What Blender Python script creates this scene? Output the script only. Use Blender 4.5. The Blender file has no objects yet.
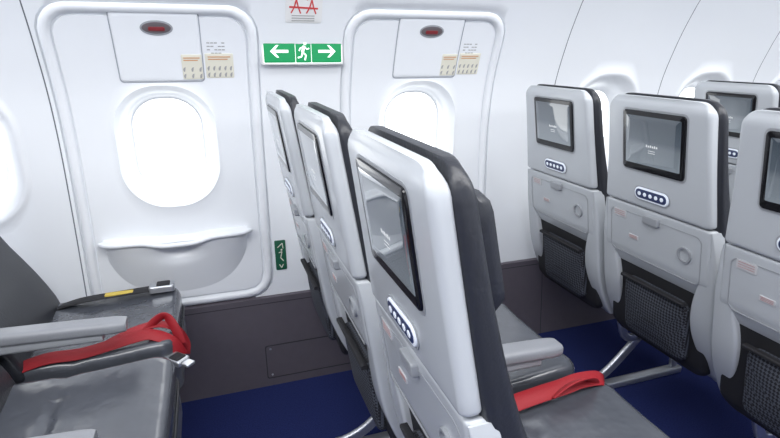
import bpy, bmesh, math
from mathutils import Vector, Matrix
scene = bpy.context.scene
try:
    scene.view_settings.view_transform = 'Standard'
except Exception: pass

# ------------------------------------------------------------------ materials
def mat(name, col, rough=0.5, metal=0.0, emit=None, estr=0.0, coat=0.0, noise=None, bump=None, spec=0.5, bdist=0.002):
    m = bpy.data.materials.new(name); m.use_nodes = True
    nt = m.node_tree; b = nt.nodes['Principled BSDF']
    b.inputs['Base Color'].default_value = (*col, 1)
    b.inputs['Roughness'].default_value = rough
    b.inputs['Metallic'].default_value = metal
    b.inputs['Coat Weight'].default_value = coat
    b.inputs['Coat Roughness'].default_value = 0.12
    b.inputs['Specular IOR Level'].default_value = spec
    if emit:
        b.inputs['Emission Color'].default_value = (*emit, 1)
        b.inputs['Emission Strength'].default_value = estr
    tc = nt.nodes.new('ShaderNodeTexCoord')
    if noise:
        sc, amt = noise
        n = nt.nodes.new('ShaderNodeTexNoise'); n.inputs['Scale'].default_value = sc
        n.inputs['Detail'].default_value = 4
        nt.links.new(tc.outputs['Object'], n.inputs['Vector'])
        r = nt.nodes.new('ShaderNodeMix'); r.data_type = 'RGBA'
        r.inputs[6].default_value = (*[c*(1-amt) for c in col], 1)
        r.inputs[7].default_value = (*[min(1, c*(1+amt)) for c in col], 1)
        nt.links.new(n.outputs['Fac'], r.inputs[0])
        nt.links.new(r.outputs[2], b.inputs['Base Color'])
    if bump:
        sc, st = bump
        n2 = nt.nodes.new('ShaderNodeTexNoise'); n2.inputs['Scale'].default_value = sc
        nt.links.new(tc.outputs['Object'], n2.inputs['Vector'])
        bp = nt.nodes.new('ShaderNodeBump'); bp.inputs['Strength'].default_value = st
        bp.inputs['Distance'].default_value = bdist
        nt.links.new(n2.outputs['Fac'], bp.inputs['Height'])
        nt.links.new(bp.outputs['Normal'], b.inputs['Normal'])
    return m

M_WALL = mat('wall_plastic', (0.81, 0.835, 0.87), 0.34, noise=(3, 0.015))
M_WALLD = mat('seam_grey', (0.16, 0.17, 0.20), 0.7)
M_GROOVE = mat('groove_grey', (0.36, 0.38, 0.43), 0.6)
M_DADO = mat('dado_dark', (0.100, 0.088, 0.106), 0.5, noise=(30, 0.10))
M_DADOL = mat('dado_line', (0.03, 0.03, 0.035), 0.7)
M_CARPET = mat('carpet_blue', (0.018, 0.027, 0.115), 0.95, noise=(220, 0.55), bump=(400, 0.8), spec=0.15)
M_SHELL = mat('seat_shell_grey', (0.485, 0.51, 0.54), 0.26, coat=0.25, noise=(4, 0.02))
M_SHELL2 = mat('seat_shell_grey_dark', (0.32, 0.335, 0.36), 0.38)
M_METAL = mat('brushed_metal', (0.55, 0.57, 0.60), 0.3, metal=0.8)
M_LEATHER = mat('leather_charcoal', (0.068, 0.074, 0.090), 0.25, coat=0.45, noise=(8, 0.12), bump=(17, 0.6), spec=0.7, bdist=0.006)
M_LEATHER3 = mat('leather_lit_side', (0.17, 0.175, 0.19), 0.33, noise=(8, 0.12), bump=(120, 0.3))  # paler leather tone paints the light caught on the cushion's side
M_LEATHER2 = mat('leather_dark', (0.022, 0.024, 0.031), 0.38, bump=(160, 0.3))
M_BLACK = mat('black_gloss', (0.008, 0.008, 0.010), 0.10)
M_BLACKM = mat('black_matte', (0.012, 0.012, 0.015), 0.7)
M_SCREEN = mat('screen_glass', (0.02, 0.025, 0.03), 0.03, coat=1.0, spec=0.8)
nt = M_SCREEN.node_tree; b = nt.nodes['Principled BSDF']
b.inputs['Coat Roughness'].default_value = 0.02
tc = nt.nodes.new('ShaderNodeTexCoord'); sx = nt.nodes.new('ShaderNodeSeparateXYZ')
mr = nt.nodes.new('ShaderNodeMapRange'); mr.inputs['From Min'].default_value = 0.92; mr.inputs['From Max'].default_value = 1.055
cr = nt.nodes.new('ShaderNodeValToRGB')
cr.color_ramp.elements[0].color = (.20, .235, .27, 1); cr.color_ramp.elements[1].color = (.035, .048, .065, 1)  # ramp paints a reflection, paler towards the bottom, into the display's emission
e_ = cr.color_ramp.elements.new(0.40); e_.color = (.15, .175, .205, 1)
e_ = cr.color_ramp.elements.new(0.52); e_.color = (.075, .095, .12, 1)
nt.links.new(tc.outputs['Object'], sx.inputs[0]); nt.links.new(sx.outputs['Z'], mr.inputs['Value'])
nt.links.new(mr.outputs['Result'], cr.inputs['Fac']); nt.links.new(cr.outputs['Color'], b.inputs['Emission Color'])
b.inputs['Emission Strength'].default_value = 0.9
M_UI = mat('screen_ui', (0.5, 0.5, 0.5), 0.3, emit=(0.9, 0.95, 1), estr=0.35)
M_BTN = mat('button_panel_blue', (0.03, 0.045, 0.12), 0.3)
M_BTNW = mat('button_white', (0.80, 0.84, 0.92), 0.4, emit=(0.8, 0.88, 1), estr=0.15)
M_ARM = mat('armrest_grey', (0.25, 0.26, 0.285), 0.34, bump=(200, 0.2))
M_RED = mat('belt_red', (0.33, 0.008, 0.016), 0.6, bump=(500, 0.5))
M_GREEN = mat('sign_green', (0.0, 0.16, 0.055), 0.4, emit=(0.0, 0.30, 0.08), estr=0.55)
M_SIGNW = mat('sign_white', (0.9, 0.95, 0.92), 0.4, emit=(0.9, 1, 0.95), estr=0.5)
M_GREEN2 = mat('sign_green_dark', (0.01, 0.10, 0.05), 0.4)
M_BEIGE = mat('placard_beige', (0.72, 0.70, 0.60), 0.5)
M_WHITE = mat('placard_white', (0.80, 0.80, 0.80), 0.5)
M_ORANGE = mat('print_orange', (0.60, 0.30, 0.14), 0.5)
M_PRED = mat('print_red', (0.6, 0.06, 0.06), 0.5)
M_PGREY = mat('print_grey', (0.36, 0.36, 0.36), 0.5)
M_YEL = mat('label_yellow', (0.62, 0.46, 0.08), 0.5)
# mesh net
M_NET = mat('pocket_net', (0.015, 0.015, 0.02), 0.8)
nt = M_NET.node_tree; b = nt.nodes['Principled BSDF']
tc = nt.nodes.new('ShaderNodeTexCoord')
mp = nt.nodes.new('ShaderNodeMapping'); mp.inputs['Rotation'].default_value = (math.radians(45), 0, 0)
ck = nt.nodes.new('ShaderNodeTexChecker'); ck.inputs['Scale'].default_value = 150
ck.inputs['Color1'].default_value = (0.008, 0.008, 0.012, 1); ck.inputs['Color2'].default_value = (0.070, 0.078, 0.10, 1)
nt.links.new(tc.outputs['Object'], mp.inputs['Vector']); nt.links.new(mp.outputs['Vector'], ck.inputs['Vector'])
nt.links.new(ck.outputs['Color'], b.inputs['Base Color'])
# glass
M_GLASS = bpy.data.materials.new('window_glass'); M_GLASS.use_nodes = True
nt = M_GLASS.node_tree; nt.nodes.clear()
o = nt.nodes.new('ShaderNodeOutputMaterial'); mx = nt.nodes.new('ShaderNodeMixShader')
t = nt.nodes.new('ShaderNodeBsdfTransparent'); g = nt.nodes.new('ShaderNodeBsdfGlossy'); g.inputs['Roughness'].default_value = 0.03
mx.inputs[0].default_value = 0.05
nt.links.new(t.outputs[0], mx.inputs[1]); nt.links.new(g.outputs[0], mx.inputs[2]); nt.links.new(mx.outputs[0], o.inputs[0])

# ------------------------------------------------------------------ mesh helpers
def mesh_from(name, verts, faces, m, angle=35):
    me = bpy.data.meshes.new(name)
    me.from_pydata([tuple(v) for v in verts], [], faces)
    bm = bmesh.new(); bm.from_mesh(me)
    bmesh.ops.recalc_face_normals(bm, faces=bm.faces)
    bm.to_mesh(me); bm.free()
    mats = m if isinstance(m, (list, tuple)) else [m]
    for mm in mats: me.materials.append(mm)
    for p in me.polygons: p.use_smooth = True
    me.set_sharp_from_angle(angle=math.radians(angle))
    return me

def obj(name, me, parent=None, loc=None):
    ob = bpy.data.objects.new(name, me); scene.collection.objects.link(ob)
    if parent: ob.parent = parent
    if loc: ob.location = loc
    return ob

def empty(name, loc=(0, 0, 0)):
    e = bpy.data.objects.new(name, None); e.empty_display_size = 0.1
    e.location = loc; scene.collection.objects.link(e); return e

def spl(xs, ys):
    n = len(xs)
    def f(x):
        if x <= xs[0]: return ys[0] + (x-xs[0])*(ys[1]-ys[0])/(xs[1]-xs[0])
        if x >= xs[-1]: return ys[-1] + (x-xs[-1])*(ys[-1]-ys[-2])/(xs[-1]-xs[-2])
        i = max(j for j in range(n-1) if xs[j] <= x)
        h = xs[i+1]-xs[i]; t = (x-xs[i])/h
        def sl(k):
            if k == 0: return (ys[1]-ys[0])/(xs[1]-xs[0])
            if k == n-1: return (ys[-1]-ys[-2])/(xs[-1]-xs[-2])
            return (ys[k+1]-ys[k-1])/(xs[k+1]-xs[k-1])
        m0, m1 = sl(i)*h, sl(i+1)*h
        return (2*t**3-3*t*t+1)*ys[i]+(t**3-2*t*t+t)*m0+(-2*t**3+3*t*t)*ys[i+1]+(t**3-t*t)*m1
    return f

def rrect(cx, cy, w, h, r, seg=6, sub=6):
    r = min(r, w/2-1e-5, h/2-1e-5)
    pts = []
    cs = [(cx+w/2-r, cy+h/2-r, 0), (cx-w/2+r, cy+h/2-r, 90), (cx-w/2+r, cy-h/2+r, 180), (cx+w/2-r, cy-h/2+r, 270)]
    for k, (x, y, a0) in enumerate(cs):
        for s in range(seg+1):
            a = math.radians(a0+90*s/seg); pts.append((x+r*math.cos(a), y+r*math.sin(a)))
        nx, ny, na = cs[(k+1) % 4]
        e = (nx+r*math.cos(math.radians(na)), ny+r*math.sin(math.radians(na))); p = pts[-1]
        for s in range(1, sub): pts.append((p[0]+(e[0]-p[0])*s/sub, p[1]+(e[1]-p[1])*s/sub))
    return pts

def ellipse(cx, cy, w, h, n=32):
    return [(cx+w/2*math.cos(2*math.pi*i/n), cy+h/2*math.sin(2*math.pi*i/n)) for i in range(n)]

class Geo:
    """accumulates several pieces into one mesh"""
    def __init__(s): s.v = []; s.f = []; s.mi = []
    def add(s, v, f, mi=0):
        o = len(s.v); s.v += [tuple(p) for p in v]; s.f += [tuple(i+o for i in q) for q in f]; s.mi += [mi]*len(f)
    def mesh(s, name, mats, angle=35):
        me = bpy.data.meshes.new(name); me.from_pydata(s.v, [], s.f)
        for m in (mats if isinstance(mats, (list, tuple)) else [mats]): me.materials.append(m)
        for p, i in zip(me.polygons, s.mi): p.material_index = i; p.use_smooth = True
        bm = bmesh.new(); bm.from_mesh(me); bmesh.ops.recalc_face_normals(bm, faces=bm.faces); bm.to_mesh(me); bm.free()
        me.set_sharp_from_angle(angle=math.radians(angle)); return me

def rings_geo(rings, cap0=True, cap1=True):
    v = []; f = []; n = len(rings[0])
    for r in rings: v += r
    for k in range(len(rings)-1):
        for i in range(n):
            j = (i+1) % n; f.append((k*n+i, k*n+j, (k+1)*n+j, (k+1)*n+i))
    if cap0: f.append(tuple(range(n))[::-1])
    if cap1: f.append(tuple((len(rings)-1)*n+i for i in range(n)))
    return v, f

def plate(pts, mapf, h0, h1, bev=0.001, steps=2, K=5, crown=0.0):
    cx = sum(p[0] for p in pts)/len(pts); cy = sum(p[1] for p in pts)/len(pts)
    w = max(p[0] for p in pts)-min(p[0] for p in pts); hh = max(p[1] for p in pts)-min(p[1] for p in pts)
    def ins(d):
        fx = 1-2*d/w; fy = 1-2*d/hh
        return [(cx+(p[0]-cx)*fx, cy+(p[1]-cy)*fy) for p in pts]
    rings = [[mapf(x, y, h0) for x, y in pts]]
    for s in range(steps+1):
        a = math.pi/2*s/steps
        q = ins(bev*(1-math.cos(a)))
        rings.append([mapf(x, y, h1-bev+bev*math.sin(a)) for x, y in q])
    q = ins(bev)
    for k in range(1, K):
        t = 1-k/K
        rings.append([mapf(cx+(x-cx)*t, cy+(y-cy)*t, h1+crown*(1-t*t)) for x, y in q])
    v, f = rings_geo(rings, cap0=False, cap1=False)
    n = len(pts); o = (len(rings)-1)*n
    v.append(mapf(cx, cy, h1+crown)); c = len(v)-1
    for i in range(n): f.append((o+i, o+(i+1) % n, c))
    return v, f

def strip(pts, mapf, wd, h0, h1):
    cx = sum(p[0] for p in pts)/len(pts); cy = sum(p[1] for p in pts)/len(pts)
    w = max(p[0] for p in pts)-min(p[0] for p in pts); hh = max(p[1] for p in pts)-min(p[1] for p in pts)
    fx, fy = 1-2*wd/w, 1-2*wd/hh
    q = [(cx+(p[0]-cx)*fx, cy+(p[1]-cy)*fy) for p in pts]
    R = [[mapf(x, y, h0) for x, y in pts], [mapf(x, y, h1) for x, y in pts], [mapf(x, y, h1) for x, y in q], [mapf(x, y, h0) for x, y in q]]
    return rings_geo(R, False, False)

def poly(pts, mapf, h0, h1):
    n = len(pts); v = [mapf(x, y, h0) for x, y in pts]+[mapf(x, y, h1) for x, y in pts]
    f = [tuple(range(n, 2*n)), tuple(range(n))[::-1]]+[(i, (i+1) % n, n+(i+1) % n, n+i) for i in range(n)]
    return v, f

def sweep(path, prof, up=(0, 0, 1), scales=None, smooth=True, sub=5):
    P_ = [Vector(p) for p in path]
    if smooth and len(P_) > 2:
        Q = []; S_ = []
        sc = scales or [1]*len(P_)
        for i in range(len(P_)-1):
            p0 = P_[max(i-1, 0)]; p1 = P_[i]; p2 = P_[i+1]; p3 = P_[min(i+2, len(P_)-1)]
            for s in range(sub):
                t = s/sub
                Q.append(0.5*((2*p1)+(p2-p0)*t+(2*p0-5*p1+4*p2-p3)*t*t+(3*p1-p0-3*p2+p3)*t**3)); S_.append(sc[i]*(1-t)+sc[i+1]*t)
        Q.append(P_[-1]); S_.append(sc[-1])
    else: Q = P_; S_ = scales or [1]*len(P_)
    up = Vector(up); rings = []
    for i, p in enumerate(Q):
        d = (Q[min(i+1, len(Q)-1)]-Q[max(i-1, 0)]).normalized()
        s = d.cross(up)
        if s.length < 1e-4: s = d.cross(Vector((1, 0, 0)))
        s.normalize(); u = s.cross(d).normalized()
        rings.append([tuple(p+(s*a+u*b)*S_[i]) for a, b in prof])
    return rings_geo(rings)

def circ(r, n=12): return [(r*math.cos(2*math.pi*i/n), r*math.sin(2*math.pi*i/n)) for i in range(n)]

def box(x0, x1, y0, y1, z0, z1, bev=0.0):
    if bev <= 0:
        v = [(x, y, z) for z in (z0, z1) for x, y in ((x0, y0), (x1, y0), (x1, y1), (x0, y1))]
        return v, [(0, 3, 2, 1), (4, 5, 6, 7), (0, 1, 5, 4), (1, 2, 6, 5), (2, 3, 7, 6), (3, 0, 4, 7)]
    R = []
    for z, d in ((z0, bev), (z0+bev*.3, bev*.3), (z0+bev, 0), (z1-bev, 0), (z1-bev*.3, bev*.3), (z1, bev)):
        q = rrect((x0+x1)/2, (y0+y1)/2, x1-x0-2*d, y1-y0-2*d, max(bev-d, bev*.3), seg=4, sub=2); R.append([(a, b, z) for a, b in q])
    return rings_geo(R)

# ------------------------------------------------------------------ cabin walls
X0, X1 = -2.6, 3.6
P = spl([0, .2, .36, .6, .8, .95, 1.1, 1.25, 1.35, 1.45, 1.6, 1.75], [1.795, 1.812, 1.83, 1.85, 1.86, 1.86, 1.84, 1.79, 1.745, 1.69, 1.59, 1.47])
def W(x, z, h): return (x, P(z)-h, z)
def Wn(x, z, h): return (x, -(P(z)-h), z)

def sd_rr(cx, cz, w, h, r):
    def f(x, z):
        qx = abs(x-cx)-w/2+r; qz = abs(z-cz)-h/2+r
        return math.hypot(max(qx, 0), max(qz, 0))+min(max(qx, qz), 0)-r
    return f
def hit(sd, cx, cz, a):
    lo, hi = 0.0, 3.0
    for _ in range(34):
        m = (lo+hi)/2
        if sd(cx+m*math.cos(a), cz+m*math.sin(a)) < 0: lo = m
        else: hi = m
    return lo
ZB, ZT = 0.35, 1.70
def bay(name, parent, x0, x1, wx, wz, stages, mapf=W):
    angs = set(2*math.pi*i/120 for i in range(120))
    outer = lambda x, z: max(x0-x, x-x1, ZB-z, z-ZT)
    cor = [math.atan2(z-wz, x-wx) % (2*math.pi) for x in (x0, x1) for z in (ZB, ZT)]
    angs = [a for a in angs if all(abs(a-c) > 0.012 for c in cor)]+cor
    angs.sort()
    st = stages+[(outer, 0.0, 12)]
    rings = []; prev = None
    for sd, h, nb in st:
        cur = [(wx+hit(sd, wx, wz, a)*math.cos(a), wz+hit(sd, wx, wz, a)*math.sin(a)) for a in angs]
        if prev is not None:
            for k in range(1, nb):
                t = k/nb
                rings.append([mapf(p[0]*(1-t)+q[0]*t, p[1]*(1-t)+q[1]*t, ph*(1-t)+h*t) for p, q in zip(prev, cur)])
        rings.append([mapf(x, z, h) for x, z in cur]); prev = cur; ph = h
    v, f = rings_geo(rings, False, False)
    obj(name, mesh_from(name, v, f, M_WALL, 50), parent)

wall_far = empty('wall_port')
wall_near = empty('wall_starboard')
WZ = 0.92
def win_stages(cx):
    return [(sd_rr(cx, WZ, .19, .28, .088), -.085, 1), (sd_rr(cx, WZ, .215, .305, .097), -.078, 1), (sd_rr(cx, WZ, .235, .33, .105), -.055, 1),
            (sd_rr(cx, WZ, .265, .36, .12), -.024, 2), (sd_rr(cx, WZ, .30, .39, .135), -.006, 2), (sd_rr(cx, WZ, .325, .42, .145), .004, 2),
            (sd_rr(cx, WZ, .345, .44, .15), .004, 1), (sd_rr(cx, WZ, .355, .45, .155), 0, 1)]
def exit_stages(cx, hc):
    return [(sd_rr(cx, WZ, .212, .307, .093), -.066, 1), (sd_rr(cx, WZ, .226, .320, .100), -.064, 1), (sd_rr(cx, WZ, .236, .330, .105), -.050, 1), (sd_rr(cx, WZ, .254, .347, .113), -.040, 2),
         (sd_rr(cx, WZ, .275, .366, .124), -.018, 2), (sd_rr(cx, WZ, .296, .388, .134), -.005, 2), (sd_rr(cx, WZ, .308, .40, .14), 0.003, 1),
         (sd_rr(cx, WZ, .322, .414, .147), 0.0, 1),
         (sd_rr(hc, .855, .525, .925, .055), 0, 8), (sd_rr(hc, .855, .53, .93, .058), -.006, 1), (sd_rr(hc, .855, .538, .938, .06), -.006, 1),
         (sd_rr(hc, .855, .545, .945, .064), .006, 1), (sd_rr(hc, .855, .56, .96, .07), .010, 1), (sd_rr(hc, .855, .58, .98, .078), .008, 1), (sd_rr(hc, .855, .594, .992, .084), .002, 1),
         (sd_rr(hc, .855, .598, .996, .086), -.008, 1), (sd_rr(hc, .855, .603, 1.001, .088), -.008, 1), (sd_rr(hc, .855, .608, 1.006, .09), 0, 1)]
SE = 0.0018
seams = [-.44, 1.335, 1.88, 2.43, 2.98, 3.53, -.97, -1.50, -2.03, -2.56]
wins = [-.715, -1.235, -1.765, -2.295, 1.6075, 2.155, 2.705, 3.255]
def bounds(wx):
    s = sorted(seams); lo = max(a for a in s if a < wx); hi = min(a for a in s if a > wx); return lo, hi
for wx in wins:
    lo, hi = bounds(wx); bay('window_panel', wall_far, lo+SE, hi-SE, wx, WZ, win_stages(wx))
E1, E2 = -.128, .750
bay('exit_hatch_panel', wall_far, -.44+SE, .3125, E1, WZ, exit_stages(E1, E1+.003))
bay('exit_hatch_panel', wall_far, .3125, 1.335-SE, E2, WZ, exit_stages(E2, E2+.003))
for a, bx in ((X0-.2, -2.56-SE), (3.53+SE, X1+.2)):
    rs = [[W(x, ZB+(ZT-ZB)*k/24, 0) for k in range(25)] for x in (a, bx)]
    v = rs[0]+rs[1]; f = [(k, k+1, 26+k, 25+k) for k in range(24)]
    obj('end_panel', mesh_from('end_panel', v, f, M_WALL), wall_far)
g = Geo()
for s in seams:
    rs = [[W(x, ZB+(ZT-ZB)*k/24, -.006) for k in range(25)] for x in (s-.012, s+.012)]
    g.add(rs[0]+rs[1], [(k, k+1, 26+k, 25+k) for k in range(24)])
obj('seam_backing', g.mesh('seam_backing', M_WALLD), wall_far)  # dark strips added behind the gaps to keep outside light from showing
for i, (wx, hh, w_, h_) in enumerate([(w, -.080, .22, .31) for w in wins]+[(E1, -.065, .225, .32), (E2, -.065, .225, .32)]):
    v, f = plate(rrect(wx, WZ, w_, h_, .10), W, hh-.002, hh-.001, .0003)
    obj('window_%d' % (i+1), mesh_from('window', v, f, M_GLASS))
for wx in wins:
    lo, hi = bounds(wx); bay('window_panel', wall_near, lo, hi, wx, WZ, win_stages(wx), Wn)
for a, bx in ((-.44, .31), (.31, 1.335)):
    bay('window_panel', wall_near, a, bx, (a+bx)/2, WZ, win_stages((a+bx)/2), Wn)
def surf(mapf, x0, x1, z0, z1, h, n=12):
    rs = [[mapf(x, z0+(z1-z0)*k/n, h) for k in range(n+1)] for x in (x0, x1)]
    return rs[0]+rs[1], [(k, k+1, n+2+k, n+1+k) for k in range(n)]
def dado(mapf):
    g = Geo()
    g.add(*surf(mapf, X0-.2, X1+.2, -.02, .352, .014))
    va = [mapf(X0-.2, .352, .014), mapf(X1+.2, .352, .014), mapf(X1+.2, .356, -.004), mapf(X0-.2, .356, -.004)]
    g.add(va, [(0, 1, 2, 3)])
    return g
trim = empty('baseboard_port')
obj('lower_panel', dado(W).mesh('lower_panel', M_DADO), trim)
g = Geo()
g.add(*strip(rrect(.335, .098, .43, .135, .008, 3, 3), W, .0035, .012, .0152))
for xx in (-.44, -.97, .9, 1.335, 1.88, 2.43):
    g.add(*surf(W, xx-.0015, xx+.0015, 0, .35, .0148))
v = [W(X0, .33, .0148), W(X1, .33, .0148), W(X1, .333, .0148), W(X0, .333, .0148)]; g.add(v, [(0, 1, 2, 3)])
obj('panel_joints', g.mesh('panel_joints', M_DADOL), trim)
g = Geo()
for x in (.14, .53):
    for z in (.045, .15): g.add(*plate(ellipse(x, z, .008, .008, 10), W, .014, .016, .0005))
obj('panel_screws', g.mesh('panel_screws', M_METAL), trim)
trim2 = empty('baseboard_starboard')
obj('lower_panel', dado(Wn).mesh('lower_panel', M_DADO), trim2)

M_REC = mat('handle_recess', (.13, .11, .12), .5); M_LEV = mat('handle_lever_red', (.22, .03, .035), .35)
def hatch_detail(hc):
    e = empty('emergency_exit_hatch', (0, 0, 0))
    g = Geo(); g.add(*strip(rrect(hc+.011, 1.232, .246, .205, .012, 4, 8), W, .0026, -.001, .0012))
    obj('handle_cover_joint', g.mesh('handle_cover_joint', M_GROOVE), e)
    v, f = plate(rrect(hc+.011, 1.232, .238, .197, .010, 4, 8), W, -.001, .003, .002, K=8)
    obj('handle_cover', mesh_from('handle_cover', v, f, M_WALL), e)
    v, f = plate(ellipse(hc+.013, 1.287, .090, .042), W, .001, .0045, .001)
    obj('handle_oval_rim', mesh_from('handle_oval_rim', v, f, M_SHELL2), e)
    v, f = plate(ellipse(hc+.013, 1.287, .080, .032), W, .001, .0052, .001)
    obj('handle_oval', mesh_from('handle_oval', v, f, M_REC), e)
    v, f = plate(rrect(hc+.013, 1.284, .046, .012, .005), W, .002, .0075, .002)
    obj('handle_lever', mesh_from('handle_lever', v, f, M_LEV), e)
    g = Geo()
    def card(cx, cz, w, h, h0):
        g.add(*plate(rrect(cx, cz, w, h, .003, 2, 2), W, h0-.001, h0+.0008, .0003), 0)
        z = cz+h/2-.009
        g.add(*poly([(cx-w*.4, z-.003), (cx+w*.4, z-.003), (cx+w*.4, z), (cx-w*.4, z)], W, h0, h0+.0014), 1)
        g.add(*poly([(cx-w*.4, z-.010), (cx+w*.3, z-.010), (cx+w*.3, z-.007), (cx-w*.4, z-.007)], W, h0, h0+.0014), 1)
        n = max(3, int(w/.016))
        for k in range(n):
            for r in range(2):
                x = cx-w*.40+k*(w*.80/(n-1)); zz = cz-.002-r*.020
                q = (k*7+r*3) % 3-1
                g.add(*poly([(x-.003-q*.001, zz-.012), (x+.001, zz-.012), (x+.003, zz-.004+q*.001), (x+.004, zz+.002), (x-.001, zz), (x-.004, zz-.005)], W, h0, h0+.0014), 2)
    card(hc+.100, 1.175, .060, .075, .003)
    card(hc+.182, 1.178, .085, .075, 0)
    for r in range(4):
        z = 1.245-r*.010; x = hc+.148
        for k in range(5):
            if (k+r) % 4 == 3: continue
            g.add(*poly([(x+k*.011, z), (x+k*.011+.009, z), (x+k*.011+.009, z+.003), (x+k*.011, z+.003)], W, -.001, .0008), 2)
    obj('instruction_placard', g.mesh('instruction_placard', [M_BEIGE, M_ORANGE, M_PGREY]), e)
    nu, nv = 48, 16; v = []; f = []
    w2 = .232; ec = hc-.006
    for j in range(nv+1):
        t = j/nv
        for i in range(nu+1):
            u = -1+2*i/nu
            depth = .195*(max(0, 1-abs(u)**2.6))**.5
            z = .612-depth*t
            prot = (.052*(max(0, 1-u**8))**.5)*(1-t**1.15)*(1-.25*t)
            scoop = -.030*math.exp(-(u/.32)**2*2)*math.exp(-((t-.20)/.13)**2)
            v.append(W(ec+w2*u, z, prot+scoop+.0005))
    for j in range(nv):
        for i in range(nu): f.append((j*(nu+1)+i, j*(nu+1)+i+1, (j+1)*(nu+1)+i+1, (j+1)*(nu+1)+i))
    obj('grip_pouch', mesh_from('grip_pouch', v, f, M_WALL, 60), e)
    path = []
    for i in range(25):
        u = -1+2*i/24
        pr = .012+.034*(max(0, 1-u**6))**.5
        dip = -.016*math.exp(-(u/.38)**4)
        path.append(W(ec+w2*1.01*u, .617+dip, pr))
    v, f = sweep(path, rrect(0, 0, .030, .015, .007, 4, 2), sub=2)
    obj('grip_lip', mesh_from('grip_lip', v, f, M_WALL, 50), e)
    va = []; n = 24
    for i in range(n+1):
        u = -1+2*i/n; pr = .012+.034*(max(0, 1-u**6))**.5; dip = -.016*math.exp(-(u/.38)**4)
        va += [W(ec+w2*u, .622+dip, pr), W(ec+w2*u, .628+dip*.4, -.002)]
    fa = [(2*i, 2*i+2, 2*i+3, 2*i+1) for i in range(n)]
    obj('grip_shelf', mesh_from('grip_shelf', va, fa, M_WALL, 50), e)
    return e
hatch_detail(E1); hatch_detail(E2)

# exit sign
es = empty('exit_sign')
g = Geo(); cx, cz = .318, 1.222
def WS(x, z, h): return (x, P(1.19)-.012-h, z)
v, f = box(cx-.134, cx+.134, P(1.19)-.018, P(1.19)+.04, cz-.043, cz+.043, .005)
obj('sign_housing', mesh_from('sign_housing', v, f, M_WHITE), es)
v, f = plate(rrect(cx, cz, .258, .076, .004, 3, 2), WS, .004, .0075, .001)
obj('sign_face', mesh_from('sign_face', v, f, M_SIGNW), es)
g.add(*plate(rrect(cx-.077, cz, .100, .070, .003, 2, 2), WS, .006, .0090, .001), 0)
g.add(*plate(rrect(cx+.077, cz, .100, .070, .003, 2, 2), WS, .006, .0090, .001), 0)
g.add(*plate(rrect(cx, cz, .050, .070, .003, 2, 2), WS, .006, .0088, .001), 0)
def arrow(ax, s):
    pts = [(-.030, 0), (-.010, .019), (-.002, .019), (-.015, .0045), (.028, .0045), (.028, -.0045), (-.015, -.0045), (-.002, -.019), (-.010, -.019)]
    return [(ax+s*p[0], cz+p[1]) for p in pts]
g.add(*poly(arrow(cx-.077, 1), WS, .008, .0102), 1); g.add(*poly(arrow(cx+.077, -1), WS, .008, .0102), 1)
g.add(*plate(ellipse(cx+.006, cz+.024, .010, .010, 12), WS, .008, .0102, .0005), 1)
def limb(pts, w):
    for (a, b), (c, d) in zip(pts[:-1], pts[1:]):
        L = math.hypot(c-a, d-b); nx, ny = -(d-b)/L*w/2, (c-a)/L*w/2
        g.add(*poly([(cx+a+nx, cz+b+ny), (cx+c+nx, cz+d+ny), (cx+c-nx, cz+d-ny), (cx+a-nx, cz+b-ny)], WS, .008, .0102), 1)
limb([(.003, .017), (-.003, -.003)], .009)
limb([(-.003, -.003), (.008, -.012), (.004, -.028)], .005)
limb([(-.003, -.003), (-.007, -.017), (-.019, -.020)], .005)
limb([(.003, .014), (.013, .006), (.019, .010)], .004)
limb([(.002, .014), (-.010, .010), (-.014, .001)], .004)
obj('sign_pictogram', g.mesh('sign_pictogram', [M_GREEN, M_SIGNW]), es)
pl = empty('instruction_poster')
v, f = plate(rrect(.318, 1.385, .115, .155, .006, 3, 6), W, 0, .0012, .0004)
obj('poster_sheet', mesh_from('poster_sheet', v, f, M_WHITE), pl)
g = Geo()
def stroke(G, pts, w, mapf, h0, h1, mi=0):
    for (a, b), (c, d) in zip(pts[:-1], pts[1:]):
        L = math.hypot(c-a, d-b); nx, ny = -(d-b)/L*w/2, (c-a)/L*w/2
        G.add(*poly([(a+nx, b+ny), (c+nx, d+ny), (c-nx, d-ny), (a-nx, b-ny)], mapf, h0, h1), mi)
for s in (-1, 1):
    c = .318+s*.024
    stroke(g, [(c-.016, 1.335), (c-.006, 1.352), (c, 1.375), (c+.003, 1.395)], .004, W, 0, .0022, 0)
    stroke(g, [(c+.014, 1.334), (c+.006, 1.352), (c, 1.372)], .004, W, 0, .0022, 0)
    stroke(g, [(c-.016, 1.372), (c-.004, 1.388), (c+.014, 1.380)], .004, W, 0, .0022, 0)
    g.add(*plate(ellipse(c+.004, 1.403, .012, .013, 12), W, 0, .0022, .0004), 0)
stroke(g, [(.272, 1.352), (.362, 1.349)], .005, W, 0, .0022, 0)
for r in range(3): stroke(g, [(.280, 1.328-r*.007), (.352, 1.328-r*.007)], .0025, W, 0, .0022, 1)
obj('poster_print', g.mesh('poster_print', [M_PRED, M_PGREY]), pl)
gs = empty('escape_route_sign')
v, f = plate(rrect(.207, .505, .040, .112, .004, 3, 4), W, 0, .003, .001)
obj('sign_plate', mesh_from('sign_plate', v, f, M_GREEN2), gs)
g = Geo()
stroke(g, [(.197, .535), (.215, .550), (.217, .530)], .003, W, .002, .004)
stroke(g, [(.200, .515), (.212, .518), (.206, .495), (.216, .482)], .003, W, .002, .004)
stroke(g, [(.200, .470), (.207, .457), (.214, .470)], .003, W, .002, .004)
g.add(*plate(ellipse(.211, .525, .007, .007, 10), W, .002, .004, .0004))
obj('sign_print', g.mesh('sign_print', M_BEIGE), gs)

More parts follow.
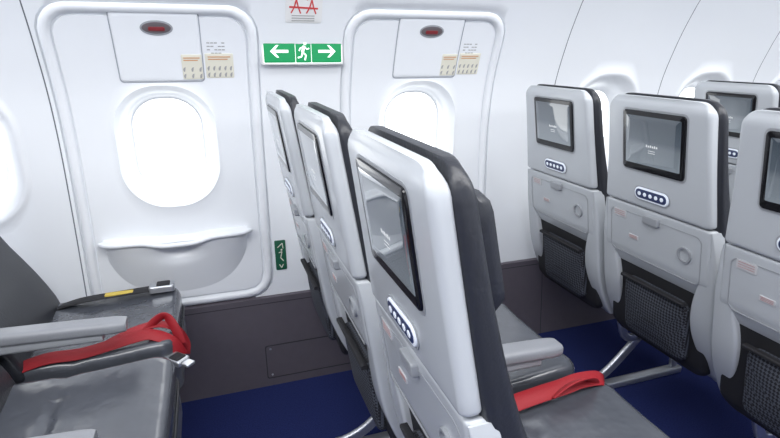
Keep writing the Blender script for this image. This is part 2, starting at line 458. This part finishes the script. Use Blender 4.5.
v, f = box(X0-.2, X1+.2, -1.86, 1.86, -.04, 0)
obj('floor', mesh_from('floor', v, f, M_CARPET))
g = Geo()
pr = [(1.66, 1.60), (1.50, 1.76), (1.30, 1.98), (1.0, 2.1), (.5, 2.17), (0, 2.19), (-.5, 2.17), (-1.0, 2.1), (-1.30, 1.98), (-1.50, 1.76), (-1.66, 1.60)]
g.add([(x, y, z) for x in (X0-.2, X1+.2) for y, z in pr], [(k, k+1, 12+k, 11+k) for k in range(10)])
obj('ceiling', g.mesh('ceiling', M_WALL))
for nm, x in (('wall_aft', X0-.02), ('wall_forward', X1)):
    pr2 = [(1.795, 0), (1.86, .9), (1.66, 1.60), (1.30, 1.98), (0, 2.19), (-1.30, 1.98), (-1.66, 1.60), (-1.86, .9), (-1.795, 0)]
    v = [(x, y, z) for y, z in pr2]+[(x+.02, y, z) for y, z in pr2]; n = 9
    obj(nm, mesh_from(nm, v, [tuple(range(n)), tuple(range(n, 2*n))]+[(i, (i+1) % n, n+(i+1) % n, n+i) for i in range(n)], M_WALL))
for s in (1, -1):
    nm = 'overhead_bin'
    prb = [(1.50, 1.72), (1.08, 1.70), (.98, 1.73), (.93, 1.80), (1.0, 1.95), (1.12, 2.06), (1.32, 1.96)]
    v = [(x, s*y, z) for x in (X0, X1) for y, z in prb]; n = 7
    obj(nm, mesh_from(nm, v, [tuple(range(n)), tuple(range(n, 2*n))]+[(i, (i+1) % n, n+(i+1) % n, n+i) for i in range(n)], M_WALL, 30))

# ------------------------------------------------------------------ seats
def xr(z): return 0.16*(1.0-z)
def B(y, z, h): return (xr(z)-h, y, z)
def back_loft(z0, z1, hyf, rf, ff, rt=.045, rb=.02, er=.018, n=14):
    zs = []
    for k in range(7): a = math.pi/2*k/6; zs.append((z0+rb*(1-math.cos(a)), rb*(1-math.sin(a))))
    for k in range(1, n): zs.append((z0+rb+(z1-rt-z0-rb)*k/n, 0))
    for k in range(8): a = math.pi/2*k/7; zs.append((z1-rt+rt*math.sin(a), rt*(1-math.cos(a))))
    R = []
    for z, ins in zs:
        a, b = rf(z), ff(z); th = b-a
        q = min(ins, th*.45)*.55
        R.append([(x, y, z) for x, y in rrect((a+b)/2, 0, th-2*q, 2*(hyf(z)-ins), min(er, th/2-q-.001), 5, 4)])
    return rings_geo(R)
ff_ = spl([.40, .5, .6, .7, .8, .9, 1.0, 1.08, 1.15], [.275, .250, .205, .150, .112, .086, .064, .048, .040])
S = {}
hy_up = spl([.56, .78, .95, 1.13], [.196, .188, .176, .168])
S['back_shell'] = mesh_from('s', *back_loft(.793, 1.106, hy_up, lambda z: xr(z), lambda z: xr(z)+.032, rt=.036, rb=.010, er=.011), M_SHELL, 50)
S['tray_table'] = mesh_from('s', *back_loft(.572, .789, hy_up, lambda z: xr(z)+.004+max(0, (.64-z))*.25, lambda z: xr(z)+.045, rt=.008, rb=.045, er=.012), M_SHELL, 50)
S['back_foam'] = mesh_from('s', *back_loft(.44, 1.110, lambda z: hy_up(z)+.005, lambda z: xr(z)+.028, ff_, rt=.045, rb=.02, er=.018), M_LEATHER2, 60)
S['lower_back'] = mesh_from('s', *back_loft(.33, .60, lambda z: .186, lambda z: xr(z)+.022, lambda z: xr(z)+.06, rt=.01, rb=.04, er=.012), M_BLACKM, 50)
R = []
for k in range(15):
    z = .880+.195*k/14; e = min(1, min(z-.8795, 1.0755-z)/.04); e = math.sqrt(max(.02, 1-(1-e)**2))
    pts = []
    x0 = ff_(z)-.02; hy = .130*(.85+.15*e)
    for i in range(21):
        u = -1+2*i/20; pts.append((x0+(.042+.032*abs(u)**4)*e*(1 if abs(u) < .97 else .6), u*hy, z))
    pts += [(x0, hy*.9, z), (x0, 0, z), (x0, -hy*.9, z)]
    R.append(pts)
S['headrest'] = mesh_from('s', *rings_geo(R), M_LEATHER2, 60)
SC = .985
S['screen_bezel'] = mesh_from('s', *plate(rrect(0, SC, .212, .166, .010), B, -.002, .005, .002), M_BLACK)
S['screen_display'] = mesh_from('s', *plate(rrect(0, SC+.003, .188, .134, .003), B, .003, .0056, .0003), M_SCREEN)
g = Geo()
for k in range(6): g.add(*poly([(-.020+.007*k, SC-.012), (-.0155+.007*k, SC-.012), (-.0155+.007*k, SC-.007+(k % 2)*.0015), (-.020+.007*k, SC-.007+(k % 2)*.0015)], B, .0055, .0058))
for k in range(2): g.add(*poly([(-.012, SC-.022-k*.006), (.012, SC-.022-k*.006), (.012, SC-.0205-k*.006), (-.012, SC-.0205-k*.006)], B, .0055, .0058))
S['screen_logo'] = g.mesh('s', M_UI)
g = Geo(); g.add(*strip(rrect(0, SC, .224, .178, .016), B, .005, -.001, .0008))
g.add(*strip(rrect(0, .836, .128, .044, .021), B, .003, -.001, .002))
S['shell_joint'] = g.mesh('s', M_SHELL2)
S['button_panel'] = mesh_from('s', *plate(rrect(0, .836, .120, .036, .0175), B, -.001, .005, .002), M_BTNW)
S['button_panel_face'] = mesh_from('s', *plate(rrect(0, .836, .110, .026, .0125), B, .003, .0062, .001), M_BTN)
g = Geo()
for k in range(5): g.add(*plate(ellipse(-.040+.020*k, .836, .012, .012, 14), B, .005, .0075, .001))
S['buttons'] = g.mesh('s', M_BTNW)
g = Geo()
g.add(*plate(rrect(0, .762, .055, .026, .006), B, -.006, .008, .003))
S['tray_latch'] = g.mesh('s', M_SHELL2)
g = Geo(); g.add(*strip(ellipse(-.115, .70, .044, .044), B, .005, -.006, .002))
g.add(*strip(rrect(0, .695, .330, .140, .02), B, .0025, -.006, -.0030))
S['cup_ring'] = g.mesh('s', M_SHELL2)
g = Geo()
for cy, cz2, w, h in ((.125, .752, .050, .024), (.07, .690, .038, .014)):
    g.add(*plate(rrect(cy, cz2, w, h, .002, 2, 2), B, -.006, -.0022, .0003), 0)
    for r in range(3): g.add(*poly([(cy-w*.4, cz2+h*(.25-.25*r)), (cy+w*.4, cz2+h*(.25-.25*r)), (cy+w*.4, cz2+h*(.25-.25*r)+.0013), (cy-w*.4, cz2+h*(.25-.25*r)+.0013)], B, -.004, -.0016), 1)
M_STICK = mat('sticker_pale', (.53, .53, .55), .5); M_STPR = mat('sticker_print', (.42, .22, .22), .5)
S['tray_label'] = g.mesh('s', [M_STICK, M_STPR])
def BP(y, z, h): return (xr(z)+.02-h, y, z)
S['literature_pocket'] = mesh_from('s', *plate(rrect(-.01, .455, .235, .195, .03), BP, -.002, .018, .012, 4, crown=.012), M_NET, 60)
g = Geo(); g.add(*sweep([BP(y-.01, .553, .022) for y in (-.118, -.06, 0, .06, .118)], rrect(0, 0, .016, .010, .003, 3, 1)))
S['pocket_hem'] = g.mesh('s', M_BLACKM)
g = Geo()
for s in (-1, 1):
    n = 22; R = []
    zs = [.785-(.785-.33)*k/n for k in range(n+1)]
    for k, z in enumerate(zs):
        t = k/n
        xa = xr(z)+.006+ .05*max(0, (t-.55)/.45)**2
        xb = xa+.042+.10*t*t
        yo = .190+.017*min(1, t/.25)**.7; yi = .207-(.020+.053*math.sin(math.pi*min(1, max(0, (t-.12)/.95)))**1.2)
        c = (yo+yi)/2
        R.append([(x, s*y, z) for x, y in rrect((xa+xb)/2, c, xb-xa, yo-yi, .009, 4, 2)])
    g.add(*rings_geo(R))
    g.add(*sweep([(xr(.42)+.07, s*.190, .42), (.20, s*.190, .375), (.30, s*.19, .355), (.44, s*.19, .350)], rrect(0, 0, .05, .034, .010, 4, 2), up=(0, 1, 0)))
S['spreader_arm'] = g.mesh('s', M_SHELL, 60)
def C(x, y, h): return (x, y, h)
def CC(x, y, h):
    k = max(0, min(1, (h-.43)/.03))
    dimple = -.007*math.exp(-((x-.36)/.007)**2)
    return (x, y, h+(.014*max(0, (x-.42)/.18)+.012*(abs(y)/.19)**3+dimple)*k)
S['seat_cushion'] = mesh_from('s', *plate(rrect(.395, 0, .425, .395, .045, 6, 10), CC, .415, .470, .026, 6, 16, crown=.004), M_LEATHER, 60)
S['cushion_base'] = mesh_from('s', *plate(rrect(.400, 0, .420, .400, .05, 6, 6), C, .335, .425, .026, 5, 3), M_LEATHER3, 60)
g = Geo(); ring = rrect(.398, 0, .425, .402, .05, 6, 4)
g.add(*sweep([(x, y, .419) for x, y in ring]+[(ring[0][0], ring[0][1], .419)], circ(.0035, 6), smooth=False))
S['cushion_piping'] = g.mesh('s', M_LEATHER2)
S['seat_pan'] = mesh_from('s', *plate(rrect(.38, 0, .38, .39, .03), C, .315, .345, .006), M_SHELL2)
def armrest_mesh():
    g = Geo(); d = -.012
    g.add(*sweep([(.12, 0, .598+d), (.2, 0, .598+d), (.34, 0, .593+d), (.475, 0, .587+d), (.505, 0, .586+d)], rrect(0, 0, .054, .032, .012, 5, 2), scales=[.8, 1, 1, .98, .78]), 0)
    g.add(*sweep([(.15, 0, .575+d), (.3, 0, .572+d), (.45, 0, .570+d)], rrect(0, 0, .040, .030, .008, 3, 2)), 1)
    g.add(*sweep([(.12, 0, .58), (.13, 0, .54), (.17, 0, .47), (.22, 0, .36)], rrect(0, 0, .055, .022, .008, 4, 2), up=(0, 1, 0), scales=[1, 1, .9, .8]), 1)
    return g.mesh('armrest', [M_ARM, M_SHELL2], 60)
ARM = armrest_mesh()
def legs_mesh():
    g = Geo(); t = rrect(0, 0, .030, .018, .006, 3, 1)
    g.add(*sweep([(.50, 0, .35), (.515, 0, .20), (.53, 0, .03)], t, up=(0, 1, 0)))
    g.add(*sweep([(.10, 0, .035), (.20, 0, .075), (.34, 0, .21), (.47, 0, .345)], rrect(0, 0, .034, .018, .006, 3, 1), up=(0, 1, 0)))
    g.add(*sweep([(.22, 0, .345), (.26, 0, .22), (.33, 0, .20)], t, up=(0, 1, 0)))
    g.add(*sweep([(.07, 0, .015), (.56, 0, .015)], rrect(0, 0, .034, .028, .006, 3, 1), smooth=False))
    g.add(*plate(ellipse(.11, 0, .06, .05, 20), C, 0.0, .045, .008))
    return g.mesh('legs', M_METAL, 60)
LEG = legs_mesh()
g = Geo()
for x in (.22, .48): g.add(*sweep([(x, -.219, .352), (x, .219, .352)], circ(.018, 16), smooth=False))
BEAM = g.mesh('beam', M_METAL)

def seat(X, Y, arms=(-.22,), legs=None):
    e = empty('passenger_seat', (X, Y, 0))
    for k, me in S.items(): me.name = k; obj(k, me, e)
    obj('cross_beam', BEAM, e)
    for a in arms: obj('armrest', ARM, e, (0, a, 0))
    if legs is not None: obj('leg_frame', LEG, e, (0, legs, 0))
    return e
ROWS = [-.745, .210, 1.125, 1.935, 2.82]
YS = [1.54, 1.10, .66]
SEAT = {}
for ri, X in enumerate(ROWS):
    dx = (-.022, -.004, .012) if ri == 1 else ((0, 0, -.035) if ri == 2 else (0, 0, 0))
    SEAT[ri, 0] = seat(X+dx[0], YS[0], legs=-.19); SEAT[ri, 1] = seat(X+dx[1], YS[1]); SEAT[ri, 2] = seat(X+dx[2], YS[2], legs=.14)

# ------------------------------------------------------------------ seat belts (parts of their seats, seat-local coordinates)
BR = rrect(0, 0, .042, .003, .001, 1, 2)
z = .486
g = Geo()
for pth, up, sc in [([(.20, -.180, .462), (.30, -.182, z+.004), (.38, -.178, z+.002), (.45, -.172, z+.010), (.51, -.165, z+.018), (.55, -.165, z+.018), (.595, -.172, z-.008), (.616, -.172, z-.055)], (0, -.55, 1), .8),
             ([(.53, -.14, z+.016), (.56, -.125, z+.040), (.585, -.125, z+.046), (.605, -.14, z+.016), (.618, -.15, z-.03)], (0, 1, .3), .6),
             ([(.44, -.165, z+.010), (.50, -.14, z+.024), (.56, -.12, z+.024), (.605, -.115, z+.000), (.622, -.115, z-.045), (.62, -.12, z-.08)], (0, -.2, 1), .7)]:
    g.add(*sweep(pth, [(a*sc, b) for a, b in BR], up=up, sub=6), 0)
ca, sa = math.cos(-.8), math.sin(-.8)
mpb = lambda x, y, h: (.605+x*ca-y*sa, -.205+x*sa+y*ca, z-.05+h)
g.add(*plate(rrect(0, 0, .060, .042, .008), mpb, 0, .014, .004), 1)
g.add(*plate(rrect(.004, 0, .034, .032, .004), mpb, .010, .017, .003), 2)
g.add(*plate(rrect(.042, 0, .028, .028, .006), mpb, .004, .010, .002), 1)
g.add(*sweep([(.24, .16, .470), (.32, .15, z+.006), (.42, .155, z+.010), (.52, .15, z+.016)], BR), 2)
g.add(*plate(rrect(.43, .153, .080, .022, .003), C, z+.010, z+.0155, .001), 3)
g.add(*plate(rrect(.555, .150, .075, .046, .008), C, z+.008, z+.028, .004), 1)
g.add(*plate(rrect(.560, .150, .040, .034, .004), C, z+.022, z+.032, .003), 2)
obj('seat_belt', g.mesh('seat_belt', [M_RED, M_METAL, M_BLACKM, M_YEL], 60), SEAT[0, 0])
g = Geo()
for pth, up, sc in [([(.26, .15, .470), (.32, .155, z+.010), (.40, .160, z+.018), (.47, .165, z+.020), (.52, .17, z+.022), (.58, .175, z+.012), (.60, .178, z-.01)], (0, -.5, 1), .9),
                   ([(.43, .145, z+.014), (.48, .150, z+.036), (.53, .155, z+.034), (.555, .165, z+.010)], (0, .6, .8), .7)]:
    g.add(*sweep(pth, [(a*sc, b) for a, b in BR], up=up, sub=6), 0)
obj('seat_belt', g.mesh('seat_belt', [M_RED], 60), SEAT[1, 2])

# ------------------------------------------------------------------ lights
def area(name, loc, sx, sy, e, rot=(0, 0, 0), col=(1, 1, 1)):
    l = bpy.data.lights.new(name, 'AREA'); l.shape = 'RECTANGLE'; l.size = sx; l.size_y = sy; l.energy = e; l.color = col
    o = bpy.data.objects.new(name, l); o.location = loc; o.rotation_euler = rot; scene.collection.objects.link(o)
CX = (X0+X1)/2
area('ceiling_light', (CX, 0, 2.15), 6.0, .8, 118, col=(1, 1, .99))  # unseen ceiling strip, added as the cabin's broad soft fill
area('sidewall_fill', (CX, 1.30, 1.685), 6.0, .14, 17, rot=(math.radians(20), 0, 0), col=(.97, .985, 1))  # unseen under-bin strip added to brighten the shaded upper wall
area('sidewall_fill', (CX, -1.30, 1.685), 6.0, .14, 20, rot=(math.radians(-20), 0, 0), col=(.97, .985, 1))  # matching strip added on the unseen side as soft fill

w = bpy.data.worlds.new('World'); scene.world = w; w.use_nodes = True
bg = w.node_tree.nodes['Background']; bg.inputs[0].default_value = (0.95, 0.98, 1, 1); bg.inputs[1].default_value = 3.2

# ------------------------------------------------------------------ camera
cam = bpy.data.cameras.new('camera'); co = bpy.data.objects.new('camera', cam); scene.collection.objects.link(co)
cam.sensor_width = 36; cam.lens = 525/780*36; cam.clip_start = .02
yaw, pit = math.radians(19.0), math.radians(17.65)
fv = Vector((math.sin(yaw)*math.cos(pit), math.cos(yaw)*math.cos(pit), -math.sin(pit)))
rv = Vector((math.cos(yaw), -math.sin(yaw), 0)); uv = rv.cross(fv)
m3 = Matrix((rv, uv, -fv)).transposed()
co.matrix_world = Matrix.Translation((0, 0, 1.22)) @ m3.to_4x4()
scene.camera = co
